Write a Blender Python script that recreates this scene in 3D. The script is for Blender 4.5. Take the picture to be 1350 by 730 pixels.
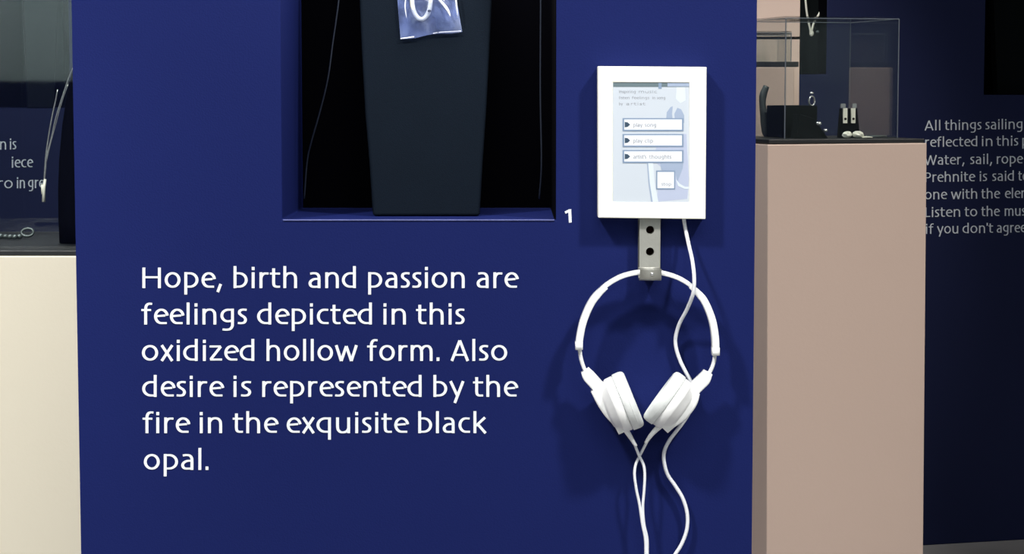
import bpy, bmesh, math, random
from mathutils import Vector, Matrix
random.seed(7)
for o in list(bpy.data.objects): bpy.data.objects.remove(o, do_unlink=True)
S = bpy.context.scene
COL = S.collection

# ------------------------------------------------------------ camera, light, exposure
EYE, BACK, TILT, FPX = 1.266, -2.85, math.radians(4.913), 2850.0
cd = bpy.data.cameras.new('camera'); cam = bpy.data.objects.new('camera', cd); COL.objects.link(cam)
cam.location = (0, BACK, EYE); cam.rotation_euler = (math.pi/2 - TILT, 0, 0)
cd.sensor_width = 36; cd.lens = 36*FPX/1350; cd.clip_start = .05
S.camera = cam
S.cycles.transparent_max_bounces = 40
S.view_settings.view_transform = 'Standard'; S.view_settings.look = 'None'
S.view_settings.exposure = 0; S.view_settings.gamma = 1; S.view_settings.use_curve_mapping = False
W = bpy.data.worlds.new('world'); S.world = W; W.use_nodes = True
W.node_tree.nodes['Background'].inputs[0].default_value = (.5, .55, .6, 1)
W.node_tree.nodes['Background'].inputs[1].default_value = .05

def area(name, loc, target, size, power, color=(1, 1, 1), sy=None, spread=180):
    l = bpy.data.lights.new(name, 'AREA'); l.energy = power; l.color = color; l.size = size
    if sy: l.shape = 'RECTANGLE'; l.size_y = sy
    l.spread = math.radians(spread)
    o = bpy.data.objects.new(name, l); COL.objects.link(o); o.location = loc
    o.rotation_euler = (Vector(target)-Vector(loc)).to_track_quat('-Z', 'Y').to_euler()
    return o
def spot(name, loc, target, power, deg, blend=.6, r=.05, color=(1, 1, 1)):
    l = bpy.data.lights.new(name, 'SPOT'); l.energy = power; l.color = color; l.spot_size = math.radians(deg)
    l.spot_blend = blend; l.shadow_soft_size = r
    o = bpy.data.objects.new(name, l); COL.objects.link(o); o.location = loc
    o.rotation_euler = (Vector(target)-Vector(loc)).to_track_quat('-Z', 'Y').to_euler()
    return o
# track spots on the ceiling aimed at the text panel, one to each side
spot('ceiling_spot', (-1.15, -1.55, 3.15), (-.1, 0, .66), 270, 62, .8, .13, (1, .98, .95))
spot('ceiling_spot', (1.35, -1.55, 3.15), (.1, 0, .66), 270, 62, .8, .13, (1, .98, .95))
area('fill_light', (0, -2.2, 3.3), (0, -.2, 0), 1.6, 42, (1, .98, .96), 1.0)  # added soft fill from overhead, not a known lamp
area('fill_light', (-.7, 1.4, 3.3), (.4, 2.0, .6), 1.2, 72, (.97, .99, 1), 1.0)  # added fill for the plinth's left face and the far wall
area('fill_light', (1.5, -5.2, 3.3), (2.2, -5.6, 0), 3.0, 170, (.94, 1, 1), 2.5)  # added rear fill, lights the walls that the cases reflect
area('reflection_fill', (-2.4, -5.9, 3.2), (-2.4, -7.35, 1.5), 2.0, 85, (.9, 1, 1), .3, 120)  # added light on the rear wall, brightens its reflection in the left case
# lamp in the niche head
area('niche_lamp', (-.04, .10, 1.69), (-.22, .12, 1.0), .3, 2.4, (1, .97, .95), .08)
# spots over the plinths
spot('plinth_spot', (-1.7, -1.3, 3.15), (-.85, .6, .5), 225, 30, .7, .08, (1, .97, .92))
spot('plinth_spot', (1.9, .2, 3.2), (.75, 1.7, 1.1), 235, 34, .7, .08, (1, .93, .86))
spot('plinth_spot', (1.2, .9, 3.2), (.75, 2.7, 1.3), 120, 26, .7, .08, (1, .93, .86))

# ------------------------------------------------------------ pixel -> place helpers
ST, CT = math.sin(TILT), math.cos(TILT)
def ray(px, py):
    a = (px-675)/FPX; b = -(py-365)/FPX
    return Vector((a, CT+ST*b, -ST+CT*b))
ORG = Vector((0, BACK, EYE))
def P(px, py, Y=0.0):
    d = ray(px, py); return ORG + d*((Y-BACK)/d.y)
WANG = math.radians(14.5)
WDIR = Vector((math.cos(WANG), math.sin(WANG), 0)); WN = Vector((math.sin(WANG), -math.cos(WANG), 0))
W0 = Vector((0, 2.82, 0))
def PW(px, py, out=0.0):
    d = ray(px, py); q = W0 + WN*out
    return ORG + d*((q-ORG).dot(WN)/d.dot(WN))
def Z(px, py, z):                      # where the line of sight meets height z
    d = ray(px, py); return ORG + d*((z-EYE)/d.z)

# ------------------------------------------------------------ materials
def mat(name, col, rough=.5, metal=0, bump=0, bscale=200, var=0, vscale=6, emit=0, spec=.5, coat=0):
    m = bpy.data.materials.new(name); m.use_nodes = True
    nt = m.node_tree; b = nt.nodes['Principled BSDF']
    b.inputs['Base Color'].default_value = (*col, 1); b.inputs['Roughness'].default_value = rough
    b.inputs['Metallic'].default_value = metal; b.inputs['Specular IOR Level'].default_value = spec
    b.inputs['Coat Weight'].default_value = coat
    tc = nt.nodes.new('ShaderNodeTexCoord')
    if var or not (bump or emit):
        n = nt.nodes.new('ShaderNodeTexNoise'); n.inputs['Scale'].default_value = vscale; n.inputs['Detail'].default_value = 5
        nt.links.new(tc.outputs['Object'], n.inputs['Vector'])
        mx = nt.nodes.new('ShaderNodeMix'); mx.data_type = 'RGBA'
        v = var or .03
        mx.inputs['A'].default_value = (*[c*(1-v) for c in col], 1); mx.inputs['B'].default_value = (*[min(1, c*(1+v)) for c in col], 1)
        nt.links.new(n.outputs['Fac'], mx.inputs['Factor']); nt.links.new(mx.outputs['Result'], b.inputs['Base Color'])
    if bump:
        n = nt.nodes.new('ShaderNodeTexNoise'); n.inputs['Scale'].default_value = bscale; n.inputs['Detail'].default_value = 3
        nt.links.new(tc.outputs['Object'], n.inputs['Vector'])
        bp = nt.nodes.new('ShaderNodeBump'); bp.inputs['Strength'].default_value = bump; bp.inputs['Distance'].default_value = .002
        nt.links.new(n.outputs['Fac'], bp.inputs['Height']); nt.links.new(bp.outputs['Normal'], b.inputs['Normal'])
    if emit:
        b.inputs['Emission Color'].default_value = (*col, 1); b.inputs['Emission Strength'].default_value = emit
    return m
def clear(name, tint, gloss_rough=.02, haze=0, hazecol=(.8, .85, 1), ior=1.45):
    m = bpy.data.materials.new(name); m.use_nodes = True; nt = m.node_tree; nt.nodes.clear()
    out = nt.nodes.new('ShaderNodeOutputMaterial'); tr = nt.nodes.new('ShaderNodeBsdfTransparent'); gl = nt.nodes.new('ShaderNodeBsdfGlossy')
    tr.inputs[0].default_value = (*tint, 1); gl.inputs['Roughness'].default_value = gloss_rough
    fr = nt.nodes.new('ShaderNodeFresnel'); 
    ge = nt.nodes.new('ShaderNodeNewGeometry'); mr0 = nt.nodes.new('ShaderNodeMapRange')      # same reflectance from both sides of a sheet
    mr0.inputs[3].default_value = ior; mr0.inputs[4].default_value = 1/ior
    nt.links.new(ge.outputs['Backfacing'], mr0.inputs[0]); nt.links.new(mr0.outputs[0], fr.inputs[0])
    mx = nt.nodes.new('ShaderNodeMixShader')
    nt.links.new(fr.outputs[0], mx.inputs[0]); nt.links.new(tr.outputs[0], mx.inputs[1]); nt.links.new(gl.outputs[0], mx.inputs[2])
    last = mx
    if haze:
        df = nt.nodes.new('ShaderNodeBsdfDiffuse'); df.inputs[0].default_value = (*hazecol, 1)
        n = nt.nodes.new('ShaderNodeTexNoise'); n.inputs['Scale'].default_value = 45; n.inputs['Detail'].default_value = 4
        tc = nt.nodes.new('ShaderNodeTexCoord'); nt.links.new(tc.outputs['Object'], n.inputs['Vector'])
        mr = nt.nodes.new('ShaderNodeMapRange'); mr.inputs[1].default_value = .35; mr.inputs[2].default_value = .7
        mr.inputs[3].default_value = haze*.5; mr.inputs[4].default_value = haze*1.5
        nt.links.new(n.outputs['Fac'], mr.inputs[0])
        m2 = nt.nodes.new('ShaderNodeMixShader'); nt.links.new(mr.outputs[0], m2.inputs[0])
        nt.links.new(mx.outputs[0], m2.inputs[1]); nt.links.new(df.outputs[0], m2.inputs[2]); last = m2
    nt.links.new(last.outputs[0], out.inputs[0])
    return m
M = dict(
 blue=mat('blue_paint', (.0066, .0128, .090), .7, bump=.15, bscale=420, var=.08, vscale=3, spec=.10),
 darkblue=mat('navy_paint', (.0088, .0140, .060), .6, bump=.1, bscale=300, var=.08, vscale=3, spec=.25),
 lip_glint=mat('blue_edge_highlight', (.050, .065, .23), .35, var=.4, vscale=25),  # lighter blue, the sill lip's highlight painted in
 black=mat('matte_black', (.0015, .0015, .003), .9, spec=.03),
 slate=mat('slate_fabric', (.0024, .0058, .0118), .85, bump=.3, bscale=900, var=.15, vscale=14, spec=.1),
 darkslate=mat('dark_display_fabric', (.0035, .0055, .0065), .85, bump=.3, bscale=900, var=.15, vscale=14, spec=.1),
 vinyl=mat('white_vinyl', (.80, .85, .92), .5),
 frame=mat('cream_white_lacquer', (.97, .965, .86), .35),
 plastic=mat('white_plastic', (.95, .96, .95), .32, coat=.1),
 pad=mat('white_leatherette', (.80, .83, .82), .5, bump=.25, bscale=500, spec=.3),
 cord=mat('white_rubber', (.86, .88, .92), .4),
 steel=mat('brushed_steel', (.42, .42, .38), .45, metal=.55, bump=.1, bscale=300),
 hole=mat('dark_screw_hole', (.012, .005, .004), .8, spec=.05),
 cream=mat('cream_paint', (.74, .69, .56), .55, bump=.08, bscale=150, var=.02, vscale=2),
 beige=mat('beige_paint', (.56, .43, .362), .55, bump=.08, bscale=150, var=.03, vscale=2),
 base=mat('black_acrylic', (.010, .012, .014), .5),
 grey=mat('grey_wall_paint', (.38, .43, .45), .8, var=.4, vscale=2.5),
 floor=mat('grey_stone_tile', (.44, .42, .41), .6, bump=.15, bscale=60, var=.18, vscale=9),
 joint=mat('dark_grout', (.07, .065, .06), .9),
 glass=clear('clear_acrylic', (.97, .985, .98)),
 edge=mat('polished_acrylic_edge', (.13, .15, .18), .3, spec=.5),
 film=clear('plastic_film', (.80, .84, .96), .16, .135, (.36, .48, .98), 1.7),
 weld_glint=clear('weld_and_fold_highlight', (.7, .75, .9), .2, .75, (.95, .97, 1)),  # for the seals, and for highlights painted along the folds
 silver=mat('polished_silver', (.82, .83, .82), .25, metal=.85),
 palesilver=mat('matte_silver', (.90, .89, .77), .4, metal=.1),
 oxid=mat('oxidised_metal', (.10, .12, .12), .4, metal=.6),
 wire=mat('dark_blue_cable', (.010, .015, .028), .5),
 scr=mat('screen_background', (.52, .57, .63), .3, emit=.12),
 scrbar=mat('screen_title_bar', (.13, .18, .20), .3, emit=.08),
 scrdark=mat('screen_figure_blue', (.32, .39, .52), .3, emit=.08),
 scrlav=mat('screen_figure_lavender', (.43, .48, .62), .3, emit=.08),
 scrlight=mat('screen_figure_pale', (.60, .66, .72), .3, emit=.14),
 scrwhite=mat('screen_button_white', (.72, .75, .80), .3, emit=.14),
 scrline=mat('screen_button_outline', (.20, .27, .38), .3, emit=.2),
 scrtxt=mat('screen_text_grey', (.24, .25, .28), .3, emit=.2),
 scrink=mat('screen_arrow_ink', (.04, .07, .11), .3, emit=.1),
)

# ------------------------------------------------------------ mesh helpers
def obj(name, bm, m, parent=None, smooth=False, loc=None):
    me = bpy.data.meshes.new(name); bmesh.ops.recalc_face_normals(bm, faces=bm.faces); bm.normal_update(); bm.to_mesh(me); bm.free()
    for x in (m if isinstance(m, (list, tuple)) else [m]): me.materials.append(M[x] if isinstance(x, str) else x)
    if smooth:
        for p in me.polygons: p.use_smooth = True
    o = bpy.data.objects.new(name, me); COL.objects.link(o)
    if parent: 
        o.parent = parent; o.matrix_parent_inverse = parent.matrix_basis.inverted()
    return o
def thing(name, loc=(0, 0, 0)):
    o = bpy.data.objects.new(name, None); o.location = loc; o.empty_display_size = .02; COL.objects.link(o); return o
def tag(o, label, cat, group=None):
    o['label'] = label; o['category'] = cat
    if group: o['group'] = group
    return o
def struct(o): o['kind'] = 'structure'; return o
def box(bm, c, s, R=None, mi=0):
    v = []
    for dx in (-.5, .5):
        for dy in (-.5, .5):
            for dz in (-.5, .5):
                p = Vector((dx*s[0], dy*s[1], dz*s[2]))
                if R: p = R @ p
                v.append(bm.verts.new(Vector(c)+p))
    for f in ((0, 1, 3, 2), (4, 6, 7, 5), (0, 4, 5, 1), (2, 3, 7, 6), (0, 2, 6, 4), (1, 5, 7, 3)):
        bm.faces.new([v[i] for i in f]).material_index = mi
    return v
def bevel(o, w, seg=2, ang=35):
    b = o.modifiers.new('bevel', 'BEVEL'); b.width = w; b.segments = seg; b.limit_method = 'ANGLE'; b.angle_limit = math.radians(ang)
    return o
def spline(pts, n=8):
    pts = [Vector(p) for p in pts]
    e = [pts[0]*2-pts[1]] + pts + [pts[-1]*2-pts[-2]]; out = []
    for i in range(1, len(e)-2):
        a, b, c, d = e[i-1:i+3]
        for k in range(n):
            t = k/n
            out.append(.5*((2*b)+(c-a)*t+(2*a-5*b+4*c-d)*t*t+(3*b-a-3*c+d)*t*t*t))
    out.append(pts[-1].copy()); return out
def tube(bm, pts, r, seg=10, rx=None, side=None):
    """sweep an ellipse; r may be a function of 0..1; side = fixed binormal (its half width rx)"""
    rings = []; N = len(pts)
    up = Vector(side) if side else None; prev = None
    for i, p in enumerate(pts):
        t = (pts[min(i+1, N-1)]-pts[max(i-1, 0)]).normalized()
        if up: b = (up - t*up.dot(t)).normalized()
        else:
            ref = prev if prev else (Vector((0, 1, 0)) if abs(t.y) < .9 else Vector((1, 0, 0)))
            b = (ref - t*ref.dot(t)).normalized(); prev = b
        n = t.cross(b); u = i/(N-1)
        rr = r(u) if callable(r) else r; rb = (rx(u) if callable(rx) else rx) if rx else rr
        rings.append([bm.verts.new(p + n*rr*math.cos(2*math.pi*k/seg) + b*rb*math.sin(2*math.pi*k/seg)) for k in range(seg)])
    for a, c in zip(rings, rings[1:]):
        for k in range(seg): bm.faces.new((a[k], a[(k+1) % seg], c[(k+1) % seg], c[k]))
    bm.faces.new(rings[0][::-1]); bm.faces.new(rings[-1])
def slab(bm, pts, rt, rw, side=(0, 1, 0)):
    """sweep a rounded rectangle (half thickness rt, half depth rw)"""
    prof = []
    for sx, sy in ((1, 1), (-1, 1), (-1, -1), (1, -1)):
        for k in range(3):
            a = math.atan2(sy, sx)+(k-1)*math.pi/4*.9
            prof.append((sx*.62+.38*math.cos(a)*1.0, sy*.86+.14*math.sin(a)))
    N = len(pts); rings = []; s = Vector(side)
    for i, p in enumerate(pts):
        t = (pts[min(i+1, N-1)]-pts[max(i-1, 0)]).normalized(); b = (s-t*s.dot(t)).normalized(); n = t.cross(b)
        h = rt(i/(N-1)) if callable(rt) else rt; w = rw(i/(N-1)) if callable(rw) else rw
        rings.append([bm.verts.new(p+n*h*x+b*w*y) for x, y in prof])
    L = len(prof)
    for a, c in zip(rings, rings[1:]):
        for k in range(L): bm.faces.new((a[k], a[(k+1) % L], c[(k+1) % L], c[k]))
    bm.faces.new(rings[0][::-1]); bm.faces.new(rings[-1])
def lathe(bm, c, axis, prof, seg=40):
    a = Vector(axis).normalized(); u = Vector((0, 1, 0)) if abs(a.y) < .9 else Vector((1, 0, 0)); u = (u-a*u.dot(a)).normalized(); v = a.cross(u); rings = []
    for d, r in prof:
        if r < 1e-6: rings.append([bm.verts.new(Vector(c)+a*d)])
        else: rings.append([bm.verts.new(Vector(c)+a*d+(u*math.cos(2*math.pi*k/seg)+v*math.sin(2*math.pi*k/seg))*r) for k in range(seg)])
    for x, y in zip(rings, rings[1:]):
        for k in range(seg):
            k2 = (k+1) % seg
            if len(x) == 1: bm.faces.new((x[0], y[k], y[k2]))
            elif len(y) == 1: bm.faces.new((x[k], x[k2], y[0]))
            else: bm.faces.new((x[k], x[k2], y[k2], y[k]))
def sphere(bm, c, r, sc=(1, 1, 1), seg=14):
    mt = Matrix.Translation(c) @ Matrix.Diagonal((*sc, 1))
    bmesh.ops.create_uvsphere(bm, u_segments=seg, v_segments=seg//2+1, radius=r, matrix=mt)
def prism(bm, pts, off, mi=0):
    a = [bm.verts.new(p) for p in pts]; b = [bm.verts.new(Vector(p)+Vector(off)) for p in pts]
    bm.faces.new(a).material_index = mi; bm.faces.new(b[::-1]).material_index = mi
    for i in range(len(a)):
        j = (i+1) % len(a); bm.faces.new((a[i], b[i], b[j], a[j])).material_index = mi

# wall with recessed niches. local axes: u along, z up, depth away from the viewer
def niche_wall(name, O, U, D, u0, u1, z0, z1, depth, holes, ms):
    bm = bmesh.new()
    us = sorted({u0, u1, *[h[0] for h in holes], *[h[1] for h in holes]}); zs = sorted({z0, z1, *[h[2] for h in holes], *[h[3] for h in holes]})
    V = {}
    def v(u, z, d):
        k = (round(u, 5), round(z, 5), round(d, 5))
        if k not in V: V[k] = bm.verts.new(O+U*u+Vector((0, 0, z))+D*d)
        return V[k]
    def f(pts, mi=0): bm.faces.new([v(*p) for p in pts]).material_index = mi
    for a, b in zip(us, us[1:]):
        for c, d in zip(zs, zs[1:]):
            if not any(h[0]-1e-6 <= a and b <= h[1]+1e-6 and h[2]-1e-6 <= c and d <= h[3]+1e-6 for h in holes):
                f([(a, c, 0), (b, c, 0), (b, d, 0), (a, d, 0)])
    for h in holes:
        a, b, c, d, e = h[:5]
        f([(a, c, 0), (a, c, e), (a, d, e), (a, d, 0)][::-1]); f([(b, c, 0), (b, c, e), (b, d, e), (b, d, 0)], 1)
        f([(a, c, 0), (b, c, 0), (b, c, e), (a, c, e)][::-1]); f([(a, d, 0), (b, d, 0), (b, d, e), (a, d, e)])
        f([(a, c, e), (b, c, e), (b, d, e), (a, d, e)], 1)
    f([(u0, z0, depth), (u1, z0, depth), (u1, z1, depth), (u0, z1, depth)][::-1])
    for u in (u0, u1): f([(u, z0, 0), (u, z0, depth), (u, z1, depth), (u, z1, 0)])
    for z in (z0, z1): f([(u0, z, 0), (u1, z, 0), (u1, z, depth), (u0, z, depth)])
    o = struct(obj(name, bm, ms)); return o

# ------------------------------------------------------------ hand-made humanist lettering
def arc(cx, cy, rx, ry, a0, a1, n=14):
    return [(cx+rx*math.cos(math.radians(a0+(a1-a0)*k/n)), cy+ry*math.sin(math.radians(a0+(a1-a0)*k/n))) for k in range(n+1)]
def mir(pts, w): return [(w-x, y) for x, y in pts]
BOWL = [(2.3, 19.4), (7, 19.5)] + arc(7.6, 10.7, 9.4, 8.8, 88, -90) + [(2.3, 1.9)]
ARCH = [(2.3, 14.5), (4.6, 18), (8, 19.5), (12, 19.4), (15, 17.2), (16.3, 13), (16.4, 0)]
def sm(pts, n=5): return [tuple(v)[:2] for v in spline([(x, y, 0) for x, y in pts], n)]
G = {  # width, left bearing, right bearing, strokes
 'H': (25, 2.8, 2.8, [[(2.3, 0), (2.3, 27)], [(22.7, 0), (22.7, 27)], [(2.3, 14.3), (22.7, 14.3)]]),
 'A': (24, .8, .8, [[(1.8, 0), (12, 27)], [(12, 27), (22.2, 0)], [(5.4, 8), (18.8, 8)]]),
 'W': (37, .8, .8, [[(1.5, 27), (10, 0)], [(10, 0), (18.5, 26)], [(18.5, 26), (27, 0)], [(27, 0), (35.5, 27)]]),
 'P': (18, 2.8, 1.2, [[(2.3, 0), (2.3, 27)], [(2.3, 25.2), (8, 25.2)]+arc(9, 18.6, 6.8, 6.6, 80, -90, 10)+[(2.3, 12)]]),
 'L': (15, 2.8, .8, [[(2.3, 27), (2.3, 0)], [(2.3, 1.9), (14.5, 1.9)]]),
 'o': (21.2, 1.6, 1.6, [arc(10.6, 10.7, 8.4, 8.9, 0, 360, 26)]),
 'p': (19.3, 2.8, 1.6, [[(2.3, -8.5), (2.3, 21)], BOWL]),
 'b': (19.3, 2.8, 1.6, [[(2.3, 0), (2.3, 29)], BOWL]),
 'd': (18.3, 1.6, 2.8, [[(16, 0), (16, 29)], mir(BOWL, 18.3)]),
 'q': (18.3, 1.6, 2.8, [[(16, -8.5), (16, 20.8)], mir(BOWL, 18.3)]),
 'g': (18.3, 1.6, 2.8, [[(16, 19.4), (10, 19.5)]+arc(10.2, 11.8, 7.9, 7.6, 95, 270, 12)+[(13.5, 4.6), (16, 6)], sm([(16, 20.8), (16, 2), (15.6, -2.5), (13, -5.8), (8.5, -6.8), (3.2, -6.4)])]),
 'e': (17.3, 1.6, 1.5, [[(2.5, 11), (14.9, 12)], arc(9.9, 10.7, 7.6, 8.8, 7, 268, 20)+[(16.9, 1.9)]]),
 'c': (16, 1.6, 1.2, [[(15.2, 19.3), (11, 19.5)]+arc(10.2, 10.7, 7.9, 8.8, 92, 270, 14)+[(15.8, 1.9)]]),
 ',': (7.3, 1.2, .8, [[(5.6, 5.4), (1.6, -5.2)]]),
 '.': (5, 1.6, 1.6, [[(2.5, 0), (2.5, 4.6)]]),
 "'": (5, .8, .8, [[(2.5, 20), (2.5, 28)]]),
 'i': (4.6, 2.8, 2.8, [[(2.3, 0), (2.3, 20.8)], [(2.3, 23.6), (2.3, 27.9)]]),
 'l': (4.6, 2.8, 2.8, [[(2.3, 0), (2.3, 29)]]),
 'r': (12.5, 2.8, .8, [[(2.3, 0), (2.3, 20.8)], sm([(2.3, 13), (3.6, 16.6), (6.3, 18.9), (9, 19.3), (12.3, 19.2)])]),
 't': (13.5, .8, .8, [sm([(4.8, 26), (4.8, 14), (4.8, 7), (5.6, 3.4), (8.4, 1.9), (13.3, 1.9)]), [(0, 19.1), (13.2, 19.1)]]),
 'h': (18.7, 2.8, 2.8, [[(2.3, 0), (2.3, 29)], sm(ARCH, 4)]),
 'n': (18.7, 2.8, 2.8, [[(2.3, 0), (2.3, 20.8)], sm(ARCH, 4)]),
 'u': (18.7, 2.8, 2.8, [[(16.4, 20.8), (16.4, 0)], sm([(18.7-x, 20.8-y) for x, y in ARCH], 4)]),
 'm': (30, 2.8, 2.8, [[(2.3, 0), (2.3, 20.8)], sm([(2.3, 14.5), (4.3, 18), (7.3, 19.5), (11, 19.4), (13.6, 17.2), (14.9, 13), (15, 0)], 4),
       sm([(15, 14.5), (17.2, 18), (20.2, 19.5), (23.8, 19.4), (26.4, 17.2), (27.6, 13), (27.7, 0)], 4)]),
 'a': (16.6, 1.6, 2.8, [sm([(2.6, 19), (7, 19.6), (11.3, 18.9), (13.8, 16), (14.3, 11.5), (14.3, 0)], 4),
       sm([(14.3, 12.1), (8, 11.8), (3.9, 9.6), (2.3, 6.4), (3.6, 3), (7, 1.8), (14.3, 1.9)], 4)]),
 'f': (14.2, .8, .2, [sm([(5.6, 0), (5.6, 12), (5.6, 21), (6.9, 25.4), (9.8, 27.3), (14, 27.2)], 5), [(0, 19.1), (12.6, 19.1)]]),
 's': (12.8, 1.2, 1.2, [sm([(12, 19.3), (7, 19.6), (3.3, 18.1), (2.7, 14.9), (5, 12.3), (8.9, 9.6), (10.5, 6.3), (9, 2.9), (5.4, 1.8), (.6, 2.1)], 4)]),
 'x': (16.7, .8, .8, [[(1.7, 20.8), (15, 0)], [(15, 20.8), (1.7, 0)]]),
 'z': (16.4, .8, .8, [[(.6, 19.1), (14.9, 19.1)], [(14.9, 19.1), (1.9, 1.9)], [(1.2, 1.9), (16.4, 1.9)]]),
 'w': (30, .8, .8, [[(1.5, 20.8), (8.3, 0)], [(8.3, 0), (15, 19.5)], [(15, 19.5), (21.7, 0)], [(21.7, 0), (28.5, 20.8)]]),
 'k': (18, 2.8, .8, [[(2.3, 0), (2.3, 29)], [(15.8, 20.8), (4, 9.8)], [(6.3, 11.6), (16.6, 0)]]),
 'y': (20, .8, .8, [[(1.6, 20.8), (10.8, 1.5)], [(18.6, 20.8), (7.3, -8)]]),
 '1': (7.5, 1, 1, [[(0.2, 13), (5.6, 16.2), (5.6, 17.5)], [(5.2, 17.3), (5.9, 0)]]),
}
def word_strokes(word, x0, x1, sc):
    """strokes in picture units along the baseline, stretched to run exactly from x0 to x1"""
    x = -G[word[0]][1]; items = []
    for ch in word:
        w, lb, rb, st = G[ch]
        x += lb; items.append((x, st)); x += w + rb
    total = x - G[word[-1]][2]; k = (x1-x0)/total
    out = []
    for gx, st in items:
        for s in st: out.append([(x0+(gx+px)*k, py*sc) for px, py in s])
    return out
def lettering(bm, words, y0, slope, sc, place, push, fat=1.0):
    """words: (text, x0, x1). place(px,py,out) -> point on the wall"""
    n = 0
    for wd, x0, x1 in words:
        for st in word_strokes(wd, x0, x1, sc):
            n += 1; out = push + .00003*(n % 7)
            L, R = [], []; pts = [Vector(p) for p in st]; closed = (pts[0]-pts[-1]).length < .01
            clean = [pts[0]]
            for p in pts[1:]:
                if (p-clean[-1]).length > .05*sc: clean.append(p)
            pts = clean
            if closed: pts[-1] = pts[0].copy()
            N = len(pts)
            for i in range(N):
                a = pts[i-1] if i else (pts[-2] if closed else pts[0]); b = pts[i+1] if i < N-1 else (pts[1] if closed else pts[-1])
                t = (b-a).normalized()
                nrm = Vector((-t.y, t.x)); half = (1.30+.62*abs(t.y))*sc*fat
                k = 1.0
                if 0 < i < N-1:
                    s1 = (pts[i]-pts[i-1]).normalized(); c = max(.5, abs(s1.dot(t))); k = 1/c
                L.append(pts[i]+nrm*half*k); R.append(pts[i]-nrm*half*k)
            vl = [bm.verts.new(place(p.x, y0+slope*(p.x-words[0][1])-p.y, out)) for p in L]
            vr = [bm.verts.new(place(p.x, y0+slope*(p.x-words[0][1])-p.y, out)) for p in R]
            for i in range(N-1): bm.faces.new((vl[i], vl[i+1], vr[i+1], vr[i]))

# ============================================================ THE SETTING
# --- the blue text panel with its niche
nl, nr = P(371.5, 200).x, P(732, 200).x
nz = P(550, 289.5).z; ntop = 1.70
pl, pr = P(98.6, 250).x, P(995.6, 250).x
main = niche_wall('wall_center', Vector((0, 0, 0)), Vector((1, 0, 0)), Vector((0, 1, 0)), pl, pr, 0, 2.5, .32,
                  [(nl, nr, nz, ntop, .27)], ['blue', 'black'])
bevel(main, .0022, 3, 60)
onmain = lambda x, y, out: P(x, y, -out)
LINES = [
 (379.6, [('Hope,', 187.3, 292.7), ('birth', 307.5, 392), ('and', 406.4, 469.5), ('passion', 485, 613), ('are', 628, 682)]),
 (427.6, [('feelings', 186.3, 326), ('depicted', 339.5, 490.7), ('in', 505.1, 535.6), ('this', 548.5, 613)]),
 (475.6, [('oxidized', 186.7, 335.7), ('hollow', 351, 471.4), ('form.', 484, 579.9), ('Also', 593.8, 669)]),
 (523.0, [('desire', 188, 293.7), ('is', 307.2, 331.8), ('represented', 345.3, 556.2), ('by', 571, 612), ('the', 623.6, 681.4)]),
 (570.8, [('fire', 188, 249), ('in', 262.9, 293.3), ('the', 306.8, 365.4), ('exquisite', 377.5, 537.3), ('black', 551, 641.6)]),
 (619.2, [('opal.', 189.3, 275.4)])]
for y, ws in LINES:
    bm = bmesh.new(); lettering(bm, ws, y, 0, 1.0, onmain, .0007)
    o = obj('lettering', bm, 'vinyl', main)
bm = bmesh.new(); lettering(bm, [('1', 744.8, 753.8)], 293.2, 0, 1.0, onmain, .0007); obj('numeral', bm, 'vinyl', main)

bm = bmesh.new(); tube(bm, [Vector((nl+.001, -.0004, nz-.0006)), Vector((nr-.001, -.0004, nz-.0006))], .0012, 8); obj('highlight_bead', bm, 'lip_glint', main)  # thin bead along the sill lip, its catch of light put into the colour

# --- the long navy wall behind, slanting away to the right, with three niches
def wu(px, py): return (PW(px, py)-W0).dot(WDIR)
def wz(px, py): return PW(px, py).z
holes = [(wu(-70, 100), wu(92, 100), wz(40, 143), 1.95, .25),
         (wu(905, 100), wu(1089, 100), wz(1070, 98), 1.95, .25),
         (wu(1298, 60), wu(1475, 60), wz(1320, 125), 1.95, .25)]
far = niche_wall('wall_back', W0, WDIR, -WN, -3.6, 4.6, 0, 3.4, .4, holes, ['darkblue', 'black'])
bevel(far, .003, 2, 60)
onfar = lambda x, y, out: PW(x, y, out)
FR = [
 (171.9, [('All', 1218.8, 1240), ('things', 1245.5, 1294), ('sailing', 1299, 1348)]),
 (193.8, [('reflected', 1219.5, 1288.5), ('in', 1294.3, 1308.6), ('this', 1313.5, 1342.5), ('p', 1347.6, 1356)]),
 (217.4, [('Water,', 1218.5, 1271.5), ('sail,', 1279, 1308), ('rope', 1314, 1348)]),
 (240.0, [('Prehnite', 1219.5, 1285), ('is', 1291.5, 1301.5), ('said', 1308, 1336.7), ('to', 1342.3, 1356)]),
 (262.9, [('one', 1219, 1248), ('with', 1253.8, 1288.4), ('the', 1293.6, 1317.8), ('elem', 1324.8, 1359)]),
 (286.2, [('Listen', 1219.5, 1266), ('to', 1271.6, 1288.4), ('the', 1293.6, 1317.5), ('mus', 1324.5, 1352)]),
 (308.2, [('if', 1220.5, 1231), ('you', 1235.3, 1263.4), ("don't", 1269.2, 1309.3), ('agree', 1314, 1352.5)])]
for y, ws in FR:
    bm = bmesh.new(); lettering(bm, ws, y, -.0155, .475, onfar, .001, .95); obj('lettering', bm, 'vinyl', far)
for y, ws in [(197.2, [('n', 0, 8.2), ('is', 13, 21.5)]), (221.5, [('s', -18, -12), ('p', -9, -1), ('iece', 15.5, 43)]), (248.5, [('ro', -3, 17), ('in', 22.3, 32.8), ('gre', 37, 58)])]:
    bm = bmesh.new(); lettering(bm, ws, y, -.0155, .52, onfar, .001, .9); obj('lettering', bm, 'vinyl', far)

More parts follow.
